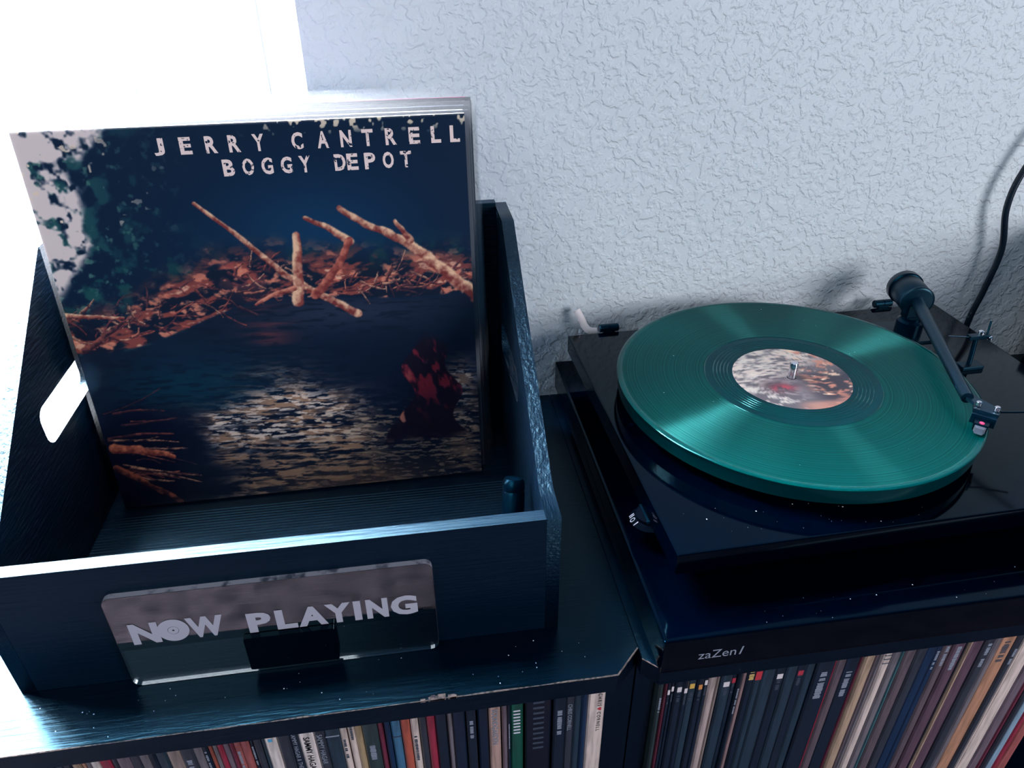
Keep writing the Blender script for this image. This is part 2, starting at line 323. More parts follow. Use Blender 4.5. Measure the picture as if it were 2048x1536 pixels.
SPINES = [
(-0.3283,-0.3231,'dark',0),(-0.3231,-0.3179,'slate',0),(-0.3179,-0.3123,'dark',0),(-0.3123,-0.3079,'tan',0),(-0.3076,-0.3041,'orange tan',0),
(-0.3039,-0.3007,'grey',0),(-0.3005,-0.2960,'white',0),(-0.2958,-0.2889,'crimson',0),(-0.2886,-0.2849,'charcoal',0),(-0.2848,-0.2765,'mauve grey',0),
(-0.2763,-0.2698,'charcoal',0),(-0.2697,-0.2640,'grey',0),(-0.2637,-0.2593,'dark',0),(-0.2591,-0.2520,'slate',0),(-0.2519,-0.2434,'stone',0),
(-0.2432,-0.2347,'charcoal','b'),(-0.2346,-0.2288,'grey',0),(-0.2286,-0.2250,'dark','c'),(-0.2249,-0.2218,'rust',0),(-0.2216,-0.2191,'grey',0),
(-0.2189,-0.2153,'crimson',0),(-0.2152,-0.2107,'mauve grey',0),(-0.2106,-0.2081,'maroon',0),(-0.2083,-0.2031,'dusty red','b'),(-0.2029,-0.1976,'dusty red',0),
(-0.1974,-0.1944,'dark','b'),(-0.1943,-0.1894,'charcoal',0),(-0.1892,-0.1868,'slate',0),(-0.1865,-0.1787,'white','blue'),(-0.1785,-0.1703,'charcoal',0),
(-0.1700,-0.1639,'dark','SAMMY HAGAR & THE CIRCLE'),(-0.1637,-0.1535,'white','SAMMY HAGAR'),(-0.1533,-0.1459,'charcoal','SAMMY HAGAR'),(-0.1456,-0.1358,'slate','line'),(-0.1354,-0.1309,'cream','b'),
(-0.1299,-0.1253,'cream','b'),(-0.1252,-0.1204,'gold',0),(-0.1201,-0.1095,'green grey','b'),(-0.1092,-0.1054,'maroon',0),(-0.1044,-0.1005,'navy',0),
(-0.0999,-0.0934,'blue','line'),(-0.0927,-0.0865,'orange red',0),(-0.0858,-0.0806,'cream','b'),(-0.0801,-0.0745,'charcoal',0),(-0.0743,-0.0689,'crimson',0),
(-0.0686,-0.0599,'dark','tag'),(-0.0595,-0.0564,'grey',0),(-0.0560,-0.0466,'navy dark',0),(-0.0459,-0.0392,'dark','b'),(-0.0378,-0.0301,'navy dark',0),
(-0.0296,-0.0213,'rose tan','SOUNDGARDEN'),(-0.0200,-0.0159,'mauve grey',0),(-0.0158,-0.0138,'dark','b'),(-0.0136,-0.0043,'green','dash'),(-0.0025,0.0170,'black','rows'),
(0.0184,0.0274,'dark','b'),(0.0276,0.0339,'charcoal','CHRIS CORNELL'),(0.0341,0.0393,'slate',0),(0.0396,0.0442,'navy',0),(0.0443,0.0569,'cream','CHRIS ♥ CORNELL'),
(0.0984,0.1025,'green grey','low'),(0.1026,0.1039,'maroon',0),(0.1040,0.1071,'dark','tw'),(0.1072,0.1103,'dark','tw'),(0.1104,0.1166,'dark','tw'),
(0.1167,0.1208,'dark','tw'),(0.1209,0.1278,'slate','ty'),(0.1279,0.1330,'dark','to'),(0.1331,0.1370,'dark','tw'),(0.1372,0.1432,'stone pale',0),
(0.1434,0.1460,'stone',0),(0.1461,0.1546,'slate','tw'),(0.1547,0.1595,'dark','tr'),(0.1596,0.1628,'dark','b'),(0.1629,0.1671,'rose grey',0),
(0.1672,0.1726,'dark','gold'),(0.1728,0.1784,'slate','red'),(0.1786,0.1890,'slate',0),(0.1891,0.1974,'dark','tw'),(0.1977,0.2065,'slate',0),
(0.2066,0.2144,'dark','tr'),(0.2146,0.2220,'slate',0),(0.2222,0.2369,'dark','b'),(0.2370,0.2386,'crimson',0),(0.2387,0.2462,'brown grey',0),
(0.2466,0.2588,'dark','b'),(0.2589,0.2610,'maroon',0),(0.2611,0.2693,'tan',0),(0.2694,0.2730,'brown grey',0),(0.2731,0.2765,'grey',0),
(0.2787,0.2855,'cream','crack'),(0.2857,0.2922,'grey',0),(0.2924,0.2949,'teal',0),(0.2950,0.3041,'brown grey',0),(0.3043,0.3129,'charcoal',0),
(0.3131,0.3217,'navy',0),(0.3219,0.3276,'navy','b'),(0.3279,0.3351,'brown grey','b'),(0.3353,0.3453,'mauve brown','b'),(0.3455,0.3480,'black',0),
(0.3482,0.3511,'tan',0),(0.3513,0.3627,'mauve brown',0),(0.3630,0.3710,'charcoal','b'),(0.3712,0.3771,'grey',0),(0.3773,0.3907,'orange tan','b'),
(0.3909,0.3967,'charcoal','b'),(0.3970,0.3995,'cream',0),(0.3999,0.4122,'cream',0),(0.4124,0.4214,'mauve grey','b'),(0.4217,0.4253,'maroon',0),
(0.4255,0.4307,'charcoal',0),(0.4310,0.4385,'pale blue','b'),(0.4387,0.4439,'crimson','b'),(0.4442,0.4541,'dusty red',0),]
YS = -0.405
PRINT_WORD = {'b':'with small lettering','c':'with a cream mark','low':'with lettering low down','tw':'with a white tag','ty':'with a yellow tag','to':'with an orange tag','tr':'with a red tag',
  'gold':'with gold lettering','red':'with a red block','line':'with a cross line','blue':'with a small blue mark','dash':'with white dashes','rows':'with dim rows of print','tag':'with a white label','crack':'with dark cracks'}
nleft = sum(1 for s in SPINES if s[0] < SEAM); prev = -9
for i, (x0, x1, colr, mark) in enumerate(SPINES):
    x0 = max(x0, prev+0.0001); prev = x1
    left = x0 < SEAM; k = i+1 if left else i+1-nleft
    what = PRINT_WORD.get(mark, ('with lettering' if mark else ''))
    lab = f"{colr} record sleeve spine {what}".strip()+f", {ordinal(k)} from the left under the {'crate' if left else 'turntable'}"
    z1 = -0.0225-random.uniform(0,0.003); z0 = z1-0.3140; yo = random.uniform(-0.0012,0.0012); y0 = YS+yo; w = x1-x0
    bz = -0.366 if z0 > -0.366 else z0; z0 = -0.366
    t = thing('record_sleeve', lab, 'record', ((x0+x1)/2, y0, z0), 0, 'record sleeves filed under the crate' if left else 'record sleeves filed under the turntable')
    bm = NB(); b = min(0.0012, w*0.3)
    prism(bm, [(-w/2+b*0.0, 0.0012),(-w/2+b,0),(w/2-b,0),(w/2,0.0012),(w/2,0.314),(-w/2,0.314)], 0, z1-z0, lambda u,v,h: (u,v,h))
    obj('sleeve', bm, SMAT[colr], t)
    H = z1-z0
    def bar(m, zt, zl, wf, xo=0.0, name='lettering'):
        bm = NB(); box(bm, xo-w*wf/2, xo+w*wf/2, -0.0002, 0.0002, H-zt-zl, H-zt); return obj(name, bm, m, t)
    def strokes(m, zt, zl, wf):
        bm = NB(); z = zt
        while z < zt+zl:
            d = random.uniform(0.0007,0.0016)
            if random.random() < 0.86:
                ww = w*wf*random.uniform(0.75,1.0); box(bm, -ww/2, ww/2, -0.0002, 0.0002, H-z-d, H-z)
            z += d+random.uniform(0.0004,0.0007)
        obj('lettering', bm, m, t)
    dkm = MAT['dim_print'] if colr in ('cream','white','tan','orange tan','stone pale','gold','pale blue','rose tan') else MAT['grey_print']
    if mark in ('b','low','c'): strokes(dkm, {'low':0.028}.get(mark, random.uniform(0.008,0.035)), random.uniform(0.018,0.034), 0.42)
    elif mark in ('tw','ty','to','tr'):
        zt = 0.0155 if x0 < 0.17 else 0.018; bar(TM[mark], zt+random.uniform(-0.001,0.001), 0.0055, 0.55, name='tag'); strokes(MAT['dim_print'], zt+0.0065, 0.012, 0.4)
    elif mark == 'red': bar(TM['red'], 0.0085, 0.010, 0.85, name='tag')
    elif mark == 'gold': strokes(TM['gold'], 0.0095, 0.010, 0.75)
    elif mark == 'blue': bar(TM['blue'], 0.011, 0.003, 0.35, name='tag')
    elif mark == 'tag': bar(MAT['white_print'], 0.003, 0.0055, 0.6, name='tag')
    elif mark == 'line': bar(MAT['dim_print'] if colr == 'blue' else MAT['grey_print'], 0.017 if colr == 'slate' else 0.030, 0.0012, 0.95)
    elif mark == 'dash':
        for q in range(8): bar(MAT['white_print'], 0.018+q*0.0038, 0.0014, 0.55)
    elif mark == 'rows':
        for q in range(10): bar(MAT['dim_print'], 0.011+q*0.0062, 0.0022, 0.42, xo=0.0)
    elif mark == 'crack':
        for q in (0.008,0.0125,0.017,0.022): bar(MAT['dim_print'], q, 0.0008, 0.9)
    elif mark:
        pm = mat('black_print', (18,22,34), 0.5) if colr in ('white','cream') else MAT['grey_print']
        zt = {'SAMMY HAGAR & THE CIRCLE':0.010,'CHRIS CORNELL':0.020,'SOUNDGARDEN':0.012}.get(mark, 0.016)
        if colr == 'charcoal' and 'SAMMY' in mark: zt = 0.013
        words = mark.split(' ♥ '); z = zt if '♥' not in mark else 0.010
        for q, wd in enumerate(words):
            hh = min(w*0.5, 0.0044) if '♥' not in mark else 0.0028
            me = text_mesh(wd, h=hh, bold=0.012 if '♥' not in mark else 0.0, spacing=1.0 if '♥' not in mark else 1.5)
            ln = max(v.co.x for v in me.vertices); xo = 0.0 if '♥' not in mark else 0.0022
            map_mesh(me, lambda a,b2,c,z=z,hh=hh,xo=xo: (b2-hh/2+xo, -0.0003, H-z-a)); mesh_obj('lettering', me, pm, t); z += ln+0.0018
            if '♥' in mark and q == 0:
                hp = [(0,-1),(0.9,0.1),(0.85,0.7),(0.4,0.9),(0,0.55),(-0.4,0.9),(-0.85,0.7),(-0.9,0.1)]
                bm = NB(); prism(bm, hp, -0.0003, 0, lambda u,v,h,z=z: (0.0022+0.0017*v, h, H-z-0.0016+0.0017*u)); obj('heart', bm, TM['red'], t); z += 0.0055

# ------------------------------------------------------------------ record crate
CX0, CX1, CYF, CYB, CH, CF, CT = -0.3459, 0.0274, -0.369, -0.1095, 0.2388, 0.1075, 0.0100
cr = thing('record_crate', 'black stained wooden record crate with sloping sides standing on the bookcase', 'crate', ((CX0+CX1)/2, CYF, 0)); cx, cy = (CX0+CX1)/2, CYF
side = [(CYF,0.0),(CYB,0.0),(CYB,CH),(-0.157,CH),(-0.339,CF+0.001),(CYF,CF)]
slot = [(-0.242+0.000+u, 0.1135+v) for u, v in rrect(0.098, 0.031, 0.0100)]
for sx in (CX0+CT/2, CX1-CT/2):
    me = curve_mesh([side, slot], CT); map_mesh(me, lambda u,v,h,sx=sx: (sx+h-cx, u-cy, v)); mesh_obj('side_panel', me, MAT['crate_side'], cr)
bm = NB(); box(bm, CX0+CT-cx, CX1-CT-cx, 0, CT, 0.0, CF, 0.0006); obj('front_panel', bm, MAT['crate'], cr)
bm = NB(); box(bm, CX0+CT-cx, CX1-CT-cx, CYB-cy-CT, CYB-cy, 0.0, CH+0.003, 0.0006); obj('back_panel', bm, MAT['crate'], cr)
bm = NB(); box(bm, CX0+CT-cx, CX1-CT-cx, CT, CYB-cy-CT, 0.002, 0.0125)
for k in range(44):
    y = CT+0.002+k*0.0034; tube(bm, [(CX0+CT-cx, y, 0.0124),(0,y,0.0124),(CX1-CT-cx,y,0.0124)], 0.0008, 6)
obj('floor_panel', bm, MAT['crate'], cr)

# ------------------------------------------------------------------ albums in the crate
S = 0.3125; SA, SYAW = 0.1007, 0.0094
N = 500
def vnoise(x, y, seed):
    r = np.random.default_rng(seed); g = r.random((64,64)); xi = np.floor(x).astype(int); yi = np.floor(y).astype(int); fx = x-xi; fy = y-yi
    fx = fx*fx*(3-2*fx); fy = fy*fy*(3-2*fy); G = lambda a,b: g[a%64, b%64]
    return (G(xi,yi)*(1-fx)+G(xi+1,yi)*fx)*(1-fy)+(G(xi,yi+1)*(1-fx)+G(xi+1,yi+1)*fx)*fy
def fbm(x, y, seed, o=4):
    s = 0; a = 0.5; t = 0
    for k in range(o): s = s+a*vnoise(x*2**k, y*2**k, seed+k); t += a; a *= 0.55
    return s/t
def sstep(a, b, x): t = np.clip((x-a)/(b-a), 0, 1); return t*t*(3-2*t)
def paint_cover(U, V):
    """generic print: dark wood above a bank of driftwood, brown rippled water below"""
    C3 = np.zeros(U.shape+(3,))
    def lay(rgb, m): 
        nonlocal C3
        m = np.clip(m,0,1)[...,None]; C3 = C3*(1-m)+np.array(rgb,float)*m
    lay((4,26,52), np.ones_like(U))
    lay((10,58,96), 0.75*np.exp(-(((U-0.62)/0.25)**2+((V-0.74)/0.14)**2)))
    n1 = fbm(U*26, V*26, 3); n2 = fbm(U*60, V*60, 9, 3); lf = sstep(0.42,0.0,U)
    lay((36,86,88), 0.9*sstep(0.50,0.72,n1)*lf); lay((84,128,118), sstep(0.62,0.78,n2)*lf*0.8)
    lay((16,70,72), 0.8*sstep(0.5,0.68,n1)*np.exp(-((V-0.655)/0.045)**2))
    edge = 0.115*sstep(0.60,0.76,V)*(0.6+0.9*(fbm(U*14,V*14,21)-0.25)) + 0.12*sstep(0.90,1.0,V)*fbm(U*18,V*18,5)
    lay((226,206,204), sstep(0.02,-0.01,U-edge)*sstep(0.60,0.64,V)*sstep(0.32,0.52,fbm(U*40,V*40,33,3)+0.12*sstep(0.05,0.0,U)))
    lay((214,196,176), sstep(0.70,0.76,fbm(U*70,V*70,41,2))*sstep(0.955,0.99,V)*sstep(0.45,0.6,U))
    lay((236,210,190), sstep(0.80,0.84,fbm(U*55,V*55,47,2))*lf*sstep(0.75,0.8,V))
    # bank
    wl = 0.462+0.10*sstep(0,0.5,U)-0.012*np.sin(U*9)
    bank = sstep(0,0.01,V-wl)*sstep(0.16,0.06,V-wl+0.07*(fbm(U*9,V*9,51)-0.5)-0.045*np.exp(-((U-0.36)/0.15)**2)); 
    st = fbm(U*16+V*20, V*42-U*14, 61, 4); s2 = fbm(U*20-V*24, V*34+U*18, 67, 4)
    lay((14,20,40), bank*0.85); lay((150,70,62), bank*sstep(0.46,0.62,st)*0.9); lay((226,134,108), bank*sstep(0.58,0.72,s2)*0.9); lay((244,186,156), bank*sstep(0.70,0.80,st)*0.8)
    lay((186,84,80), 0.7*np.exp(-(((U-0.44)/0.06)**2+((V-0.655)/0.05)**2))*sstep(0.4,0.6,n1))
    # water
    wat = sstep(0.006,-0.004,V-wl); lay((10,22,44), wat*np.ones_like(U)); lay((6,48,66), wat*0.8*np.exp(-(((U-0.25)/0.2)**2+((V-0.36)/0.08)**2)))
    lay((56,60,84), wat*0.55*np.exp(-(((U-0.66)/0.22)**2+((V-0.53)/0.05)**2)))
    lay((150,62,60), wat*0.55*np.exp(-(((U-0.47)/0.06)**2+((V-0.50)/0.06)**2))*sstep(0.3,0.7,fbm(U*6,V*90,71,3)))
    wv = 3*fbm(U*6,V*6,77); rp = fbm(U*20+wv, V*120+U*9+wv, 81, 4); rq = fbm(U*42+wv, V*190+U*14, 87, 3); pat = fbm(U*7+4, V*16, 91, 3)
    glow = 0.95*np.exp(-((U-0.53-0.3*(0.2-V))/0.11)**2)*sstep(0.47,0.20,V) + 0.85*sstep(0.35,0.24,V+0.05*(pat-0.5))*sstep(0.16,0.34,U+0.25*(pat-0.5))*sstep(0.80,0.55,U) + 0.6*np.exp(-((U-0.95)/0.05)**2)*sstep(0.42,0.3,V)
    glow = np.clip(glow*(0.45+1.1*pat),0,1)
    lay((168,128,104), wat*glow*sstep(0.42,0.56,rp)*0.9); lay((232,208,196), wat*np.clip(glow-0.15,0,1)*sstep(0.50,0.62,rq)*sstep(0.10,0.2,V)); lay((6,16,36), wat*sstep(0.56,0.66,fbm(U*24+wv,V*150+U*8,93,3))*0.55)
    lay((196,160,132), wat*0.5*sstep(0.55,0.68,rq)*sstep(0.02,0.10,0.2-np.abs(V-0.1))*sstep(0.40,0.6,U))
    lay((120,86,72), wat*0.5*sstep(0.12,0.0,V)*sstep(0.3,0.6,U)*sstep(0.98,0.7,U))
    # driftwood strokes
    def stroke(p, q, r0, r1, hi=(240,190,156), lo=(120,48,46), bend=0.0, seed=1, op=1.0):
        nonlocal C3
        p = np.array(p,float); q = np.array(q,float); d = q-p; Ln = math.hypot(*d); pad = 0.05
        a0, a1 = max(0,int((min(p[0],q[0])-pad)*(U.shape[1]-1))), min(U.shape[1],int((max(p[0],q[0])+pad)*(U.shape[1]-1))+2)
        b0, b1 = max(0,int((min(p[1],q[1])-pad)*(U.shape[0]-1))), min(U.shape[0],int((max(p[1],q[1])+pad)*(U.shape[0]-1))+2)
        if a1 <= a0 or b1 <= b0: return
        Us, Vs = U[b0:b1,a0:a1], V[b0:b1,a0:a1]; nx, ny = -d[1]/Ln, d[0]/Ln
        t = ((Us-p[0])*d[0]+(Vs-p[1])*d[1])/Ln**2; tc = np.clip(t,0,1)
        g = fbm(Us*70+seed, Vs*70, seed+90, 3)-0.5; w = bend*np.sin(tc*3.14)+0.13*r0*np.sin(tc*13+seed)
        dist = (Us-p[0])*nx+(Vs-p[1])*ny-w; over = np.maximum(np.maximum(-t,t-1),0)*Ln
        r = (r0+(r1-r0)*tc)*(1+0.5*g); al = np.hypot(dist, over); m = sstep(r*1.1, r*0.7, al)*op
        if ny < 0: dist = -dist
        k = np.clip(0.42+0.5*dist/np.maximum(r,1e-4)+1.9*g, 0, 1)[...,None]; sub = C3[b0:b1,a0:a1]
        c = np.array(lo)*(1-k)+np.array(hi)*k; C3[b0:b1,a0:a1] = sub*(1-m[...,None])+c*m[...,None]
    R = random.Random(5)
    for k in range(150):
        u = R.random(); base_v = 0.475+0.10*min(1,u/0.5); v = base_v+R.uniform(0.0,0.10)*(1.0 if u < 0.6 else 0.55); a = R.gauss(0.15,0.7); l = R.uniform(0.015,0.07); r = R.uniform(0.0015,0.0045)
        hi = R.choice(((222,130,104),(196,96,80),(244,176,142),(150,70,70),(110,60,66))); stroke((u,v),(u+l*math.cos(a),v+l*math.sin(a)),r,r*0.5,hi=hi,lo=(46,24,38),bend=R.uniform(-0.006,0.006),seed=k+200,op=0.85)
    stroke((0.352,0.825),(0.53,0.64),0.0045,0.0085,seed=2,bend=0.004); stroke((0.53,0.64),(0.70,0.522),0.0085,0.0115,seed=12,bend=-0.003)
    stroke((0.575,0.735),(0.555,0.565),0.010,0.016,seed=5,lo=(140,64,58)); stroke((0.60,0.775),(0.70,0.71),0.006,0.011,seed=8,bend=0.006); stroke((0.70,0.715),(0.60,0.58),0.009,0.013,hi=(206,116,96),seed=4,bend=0.008)
    stroke((0.685,0.795),(0.80,0.725),0.008,0.011,seed=3,bend=-0.006); stroke((0.79,0.73),(0.90,0.65),0.011,0.014,seed=9,bend=0.004); stroke((0.89,0.655),(1.01,0.545),0.014,0.019,seed=10)
    stroke((0.815,0.755),(0.85,0.705),0.005,0.010,seed=28); stroke((0.45,0.565),(0.55,0.60),0.004,0.007,hi=(220,140,116),seed=7,bend=0.006)
    stroke((0.0,0.572),(0.13,0.555),0.006,0.004,seed=13); stroke((0.02,0.475),(0.13,0.545),0.009,0.004,hi=(150,80,72),lo=(40,24,40),seed=14)
    # dark snags lower left
    sn = np.hypot((U-0.07)/1.1,(V-0.13)/0.9)+0.10*(fbm(U*12,V*12,301)-0.5)
    lay((5,12,34), sstep(0.25,0.13,sn))
    for k in range(26):
        u = R.uniform(0.0,0.10); v = R.uniform(0.05,0.31); l = R.uniform(0.04,0.20); a = R.gauss(-0.05-(0.2-v)*2.0,0.25); r = R.uniform(0.0016,0.0055)
        hi = R.choice(((214,150,116),(176,92,76),(128,66,62),(92,52,58))); stroke((u,v),(u+l*math.cos(a),v+l*math.sin(a)),r,r*0.55,hi=hi,lo=(30,18,34),bend=R.uniform(-0.008,0.008),seed=k+400,op=0.9)
    stroke((0.02,0.19),(0.16,0.15),0.017,0.008,hi=(206,116,86),lo=(90,38,40),seed=22,bend=0.006); stroke((0.01,0.13),(0.15,0.005),0.011,0.009,hi=(150,76,60),lo=(40,22,34),seed=23)
    # dark weathered mound with reddish wood standing out of the water
    mh = 0.12+0.25*sstep(0.085,0.045,np.abs(U-0.875+0.02*np.sin(V*40)))+0.07*sstep(0.12,0.06,np.abs(U-0.83))+0.06*(fbm(U*30,V*6,311)-0.5)
    sm = sstep(0.012,-0.012,V-mh)*sstep(0.115,0.15,V+0.03*(fbm(U*20,V*20,313)-0.5))*sstep(0.16,0.10,np.abs(U-0.84)); gr = fbm(U*46+V*14,V*20,317,4)
    lay((22,14,32), sm); lay((132,34,52), sm*sstep(0.50,0.66,gr)*0.85*sstep(0.16,0.30,V)); lay((190,118,100), sm*sstep(0.60,0.72,gr)*sstep(0.03,0.09,0.87-U)*0.9)
    return np.clip(C3,0,255)
def srgb_lin(a): a = a/255.0; return np.where(a <= 0.04045, a/12.92, ((a+0.055)/1.055)**2.4)
def grid_print(name, n, painter):
    u = np.linspace(0,1,n); U, V = np.meshgrid(u, u); col = np.ones((n,n,4)); col[...,:3] = srgb_lin(painter(U,V))
    verts = np.zeros((n*n,3)); verts[:,0] = U.ravel()*S; verts[:,2] = V.ravel()*S
    idx = np.arange(n*n).reshape(n,n); f = np.stack([idx[:-1,:-1],idx[:-1,1:],idx[1:,1:],idx[1:,:-1]],-1).reshape(-1,4)
    me = bpy.data.meshes.new(name); me.from_pydata(verts.tolist(), [], f.tolist()); a = me.color_attributes.new('Print','FLOAT_COLOR','POINT'); a.data.foreach_set('color', col.ravel()); return me
def album(label, loc, lean, yaw, edge_mat, h=S, strip=None, cover_mat=None, group=None, twist=0.0):
    t = thing('album', label, 'record', loc, yaw, group); t.rotation_euler = (-lean, twist, yaw)
    bm = NB(); box(bm, 0, S, 0.0, 0.0034, 0, h, 0.0004); obj('cover', bm, cover_mat or edge_mat, t)
    bm = NB(); box(bm, -0.003, S+0.0055, -0.0009, 0.0046, -0.0005, h+0.0085); o = obj('poly_sleeve', bm, MAT['poly'], t, label='clear plastic outer sleeve')
    if strip:
        bm = NB(); box(bm, 0.004, S-0.004, 0.0002, 0.0032, h, h+0.0004); obj('top_edge', bm, strip, t, label='coloured top edge')
    return t
white_edge = mat('white_card', (232,228,232), 0.6); grey_edge = mat('grey_card', (70,74,86), 0.6); dark_edge = mat('dark_card', (26,34,48), 0.6)
front = album('album showing a dark woodland swamp print with distressed white title, front of the crate', (-0.3223,-0.1985,0.0145), SA, SYAW, white_edge)
me = grid_print('cover_print', N, paint_cover); map_f = None
co = np.empty(len(me.vertices)*3); me.vertices.foreach_get('co', co); co = co.reshape(-1,3); co[:,1] = -0.0004; me.vertices.foreach_set('co', co.ravel())
mesh_obj('cover_print', me, printed('cover_print_ink', 0.28), front, label='dark teal and brown landscape print')
TITLE = distressed('distressed_white_title', (240,212,208))
def letter_row(letters, vb, vt, w):
    ms = []
    for ch, u in letters:
        ww = w*(0.9 if ch in 'JL' else 1.0)*S
        me = text_mesh(ch, w=ww, h=(vt-vb)*S, bold=0.035); ms.append(map_mesh(me, lambda a,b,c,u=u,ww=ww: (u*S-ww/2+a, -0.00055, vb*S+b)))
    return join_meshes('title_lettering', ms)
r1 = list(zip('JERRYCANTRELL', (0.303,0.361,0.417,0.468,0.522,0.609,0.667,0.720,0.770,0.824,0.879,0.930,0.975)))
r2 = list(zip('BOGGYDEPOT', (0.446,0.490,0.533,0.577,0.619,0.700,0.729,0.770,0.813,0.855)))
mesh_obj('title_lettering', letter_row(r1, 0.936, 0.974, 0.026), TITLE, front, label='white distressed capital letters')
mesh_obj('title_lettering', letter_row(r2, 0.883, 0.921, 0.026), TITLE, front, label='white distressed capital letters')
BK = [((205,208,216),'white album edge directly behind the swamp print album in the crate'),((120,126,150),'dark blue-edged album, third from the front in the crate'),
      ((226,222,228),'pale album, fourth from the front in the crate'),((222,120,170),'pink-edged album, rearmost in the crate')]
for k, (c, lab) in enumerate(BK):
    em = mat('album_edge_'+str(k), c, 0.5); yb = -0.1985+0.0095*(k+1)
    album(lab, (-0.3185+0.002*k, yb, 0.0145), SA+0.012*(k+1), SYAW*0.7, dark_edge if k%2 else grey_edge, h=S+0.001*k, strip=em)

# ------------------------------------------------------------------ sign and bottle
sg = thing('now_playing_sign', 'clear acrylic sign reading NOW PLAYING leaning on the crate front', 'sign', (-0.2705, -0.3752, 0.0004)); sg.rotation_euler = (math.radians(-1.2),0,0)
bm = NB(); prism(bm, rrect(0.2095,0.0835,0.006,6), 0, 0.0055, lambda u,v,h: (u,h,v))
bmesh.ops.bevel(bm, geom=[e for e in bm.edges if len(e.link_faces)==2 and e.calc_face_angle(0) > 1.2], offset=0.0004, segments=1, affect='EDGES')
obj('plate', bm, MAT['acrylic'], sg, smooth=False)
bm = NB(); rr0 = rrect(0.2095,0.0835,0.006,6); rr1 = [(0.0004+u*(0.2087/0.2095), 0.0004+v*(0.0827/0.0835)) for u,v in rr0]
va = [bm.verts.new((u,-0.0001+0.0003,v)) for u,v in rr0]; vb_ = [bm.verts.new((u,0.0053,v)) for u,v in rr0]
for sgn in (va, vb_):
    for p in sgn: p.co.x += (p.co.x-0.10475)*0.0012; p.co.z += (p.co.z-0.04175)*0.003
for i in range(len(va)): bm.faces.new((va[i], vb_[i], vb_[(i+1)%len(va)], va[(i+1)%len(va)]))
obj('polished_edge', bm, MAT['sign_edge'], sg, label='pale polished edge')
def sign_text(s, x0, x1, z0, z1, bold):
    me = text_mesh(s, w=x1-x0, h=z1-z0, bold=bold); return map_mesh(me, lambda a,b,c: (x0+a+0.2705, -0.0003, z0+b))
for ch, x0, x1 in (('N',-0.2602,-0.2422),('W',-0.2246,-0.2008)): mesh_obj('letter', sign_text(ch, x0, x1, 0.0402, 0.0592, 0.05), MAT['frost'], sg)
bm = NB()
ring = lambda r, n=40: [(0.0372+r*math.cos(2*math.pi*k/n), 0.0497+r*math.sin(2*math.pi*k/n)) for k in range(n)]
me = curve_mesh([ring(0.0100), ring(0.0036,28)], 0.0002); map_mesh(me, lambda u,v,h: (u,-0.0003+h,v)); mesh_obj('letter', me, MAT['frost'], sg); bm.free()
me = curve_mesh([ring(0.0033,28), ring(0.0008,12)], 0.0002); map_mesh(me, lambda u,v,h: (u,-0.0003+h,v)); mesh_obj('disc_mark', me, MAT['frost'], sg)
for ch, x0, x1 in (('P',-0.1862,-0.1708),('L',-0.1678,-0.1542),('A',-0.1535,-0.1340),('Y',-0.1351,-0.1179),('I',-0.1161,-0.1112),('N',-0.1078,-0.0931),('G',-0.0913,-0.0732)):
    mesh_obj('letter', sign_text(ch, x0, x1, 0.0386, 0.0568, 0.05), MAT['frost'], sg)
bm = NB(); prism(bm, rrect(0.0600,0.0310,0.0015,3), -0.0045, -0.0005, lambda u,v,h: (u+0.0800, h, v+0.0070)); obj('tab', bm, MAT['gloss'], sg, label='dark clear tab')
bt = thing('brush', 'small black cylindrical record brush standing in the crate corner', 'brush', (-0.0030,-0.3350,0.0135)); bt.rotation_euler = (math.radians(-24), math.radians(6), 0)
bm = NB(); lathe(bm, [(0.0082,0.0),(0.0088,0.001),(0.0088,0.072),(0.0082,0.074)], 32); obj('body', bm, MAT['satin'], bt, smooth=True)
bm = NB(); lathe(bm, [(0.0082,0.0741),(0.0086,0.0752),(0.0084,0.081),(0.0070,0.0835),(0.004,0.0845)], 32); obj('cap', bm, MAT['satin'], bt, smooth=True)

# ------------------------------------------------------------------ isolation platform
ZX, ZY0, ZY1, ZT = 0.0875, -0.4247, -0.0506, 0.0390
ip = thing('isolation_platform', 'gloss black isolation platform under the turntable, lettered zaZen I on its front', 'platform', (ZX, ZY0, 0))
bm = NB(); box(bm, 0, 0.47, 0, ZY1-ZY0, 0.0060, ZT, 0.0026); obj('slab', bm, MAT['gloss'], ip, smooth=True)
for x, y in ((0.05,0.05),(0.42,0.05),(0.05,0.31),(0.42,0.31)):
    bm = NB(); lathe(bm, [(0.016,0.0),(0.017,0.001),(0.017,0.006)], 24, (x,y,0)); obj('foot', bm, MAT['plastic'], ip)
me = text_mesh('zaZen', w=0.0270, h=0.0080); map_mesh(me, lambda a,b,c: (0.0255+a, -0.0002, 0.0172+b)); mesh_obj('lettering', me, MAT['grey_print'], ip)
me = text_mesh('I', w=0.0012, h=0.0080); map_mesh(me, lambda a,b,c: (0.0548+a+b*0.2, -0.0002, 0.0172+b)); mesh_obj('lettering', me, MAT['grey_print'], ip)

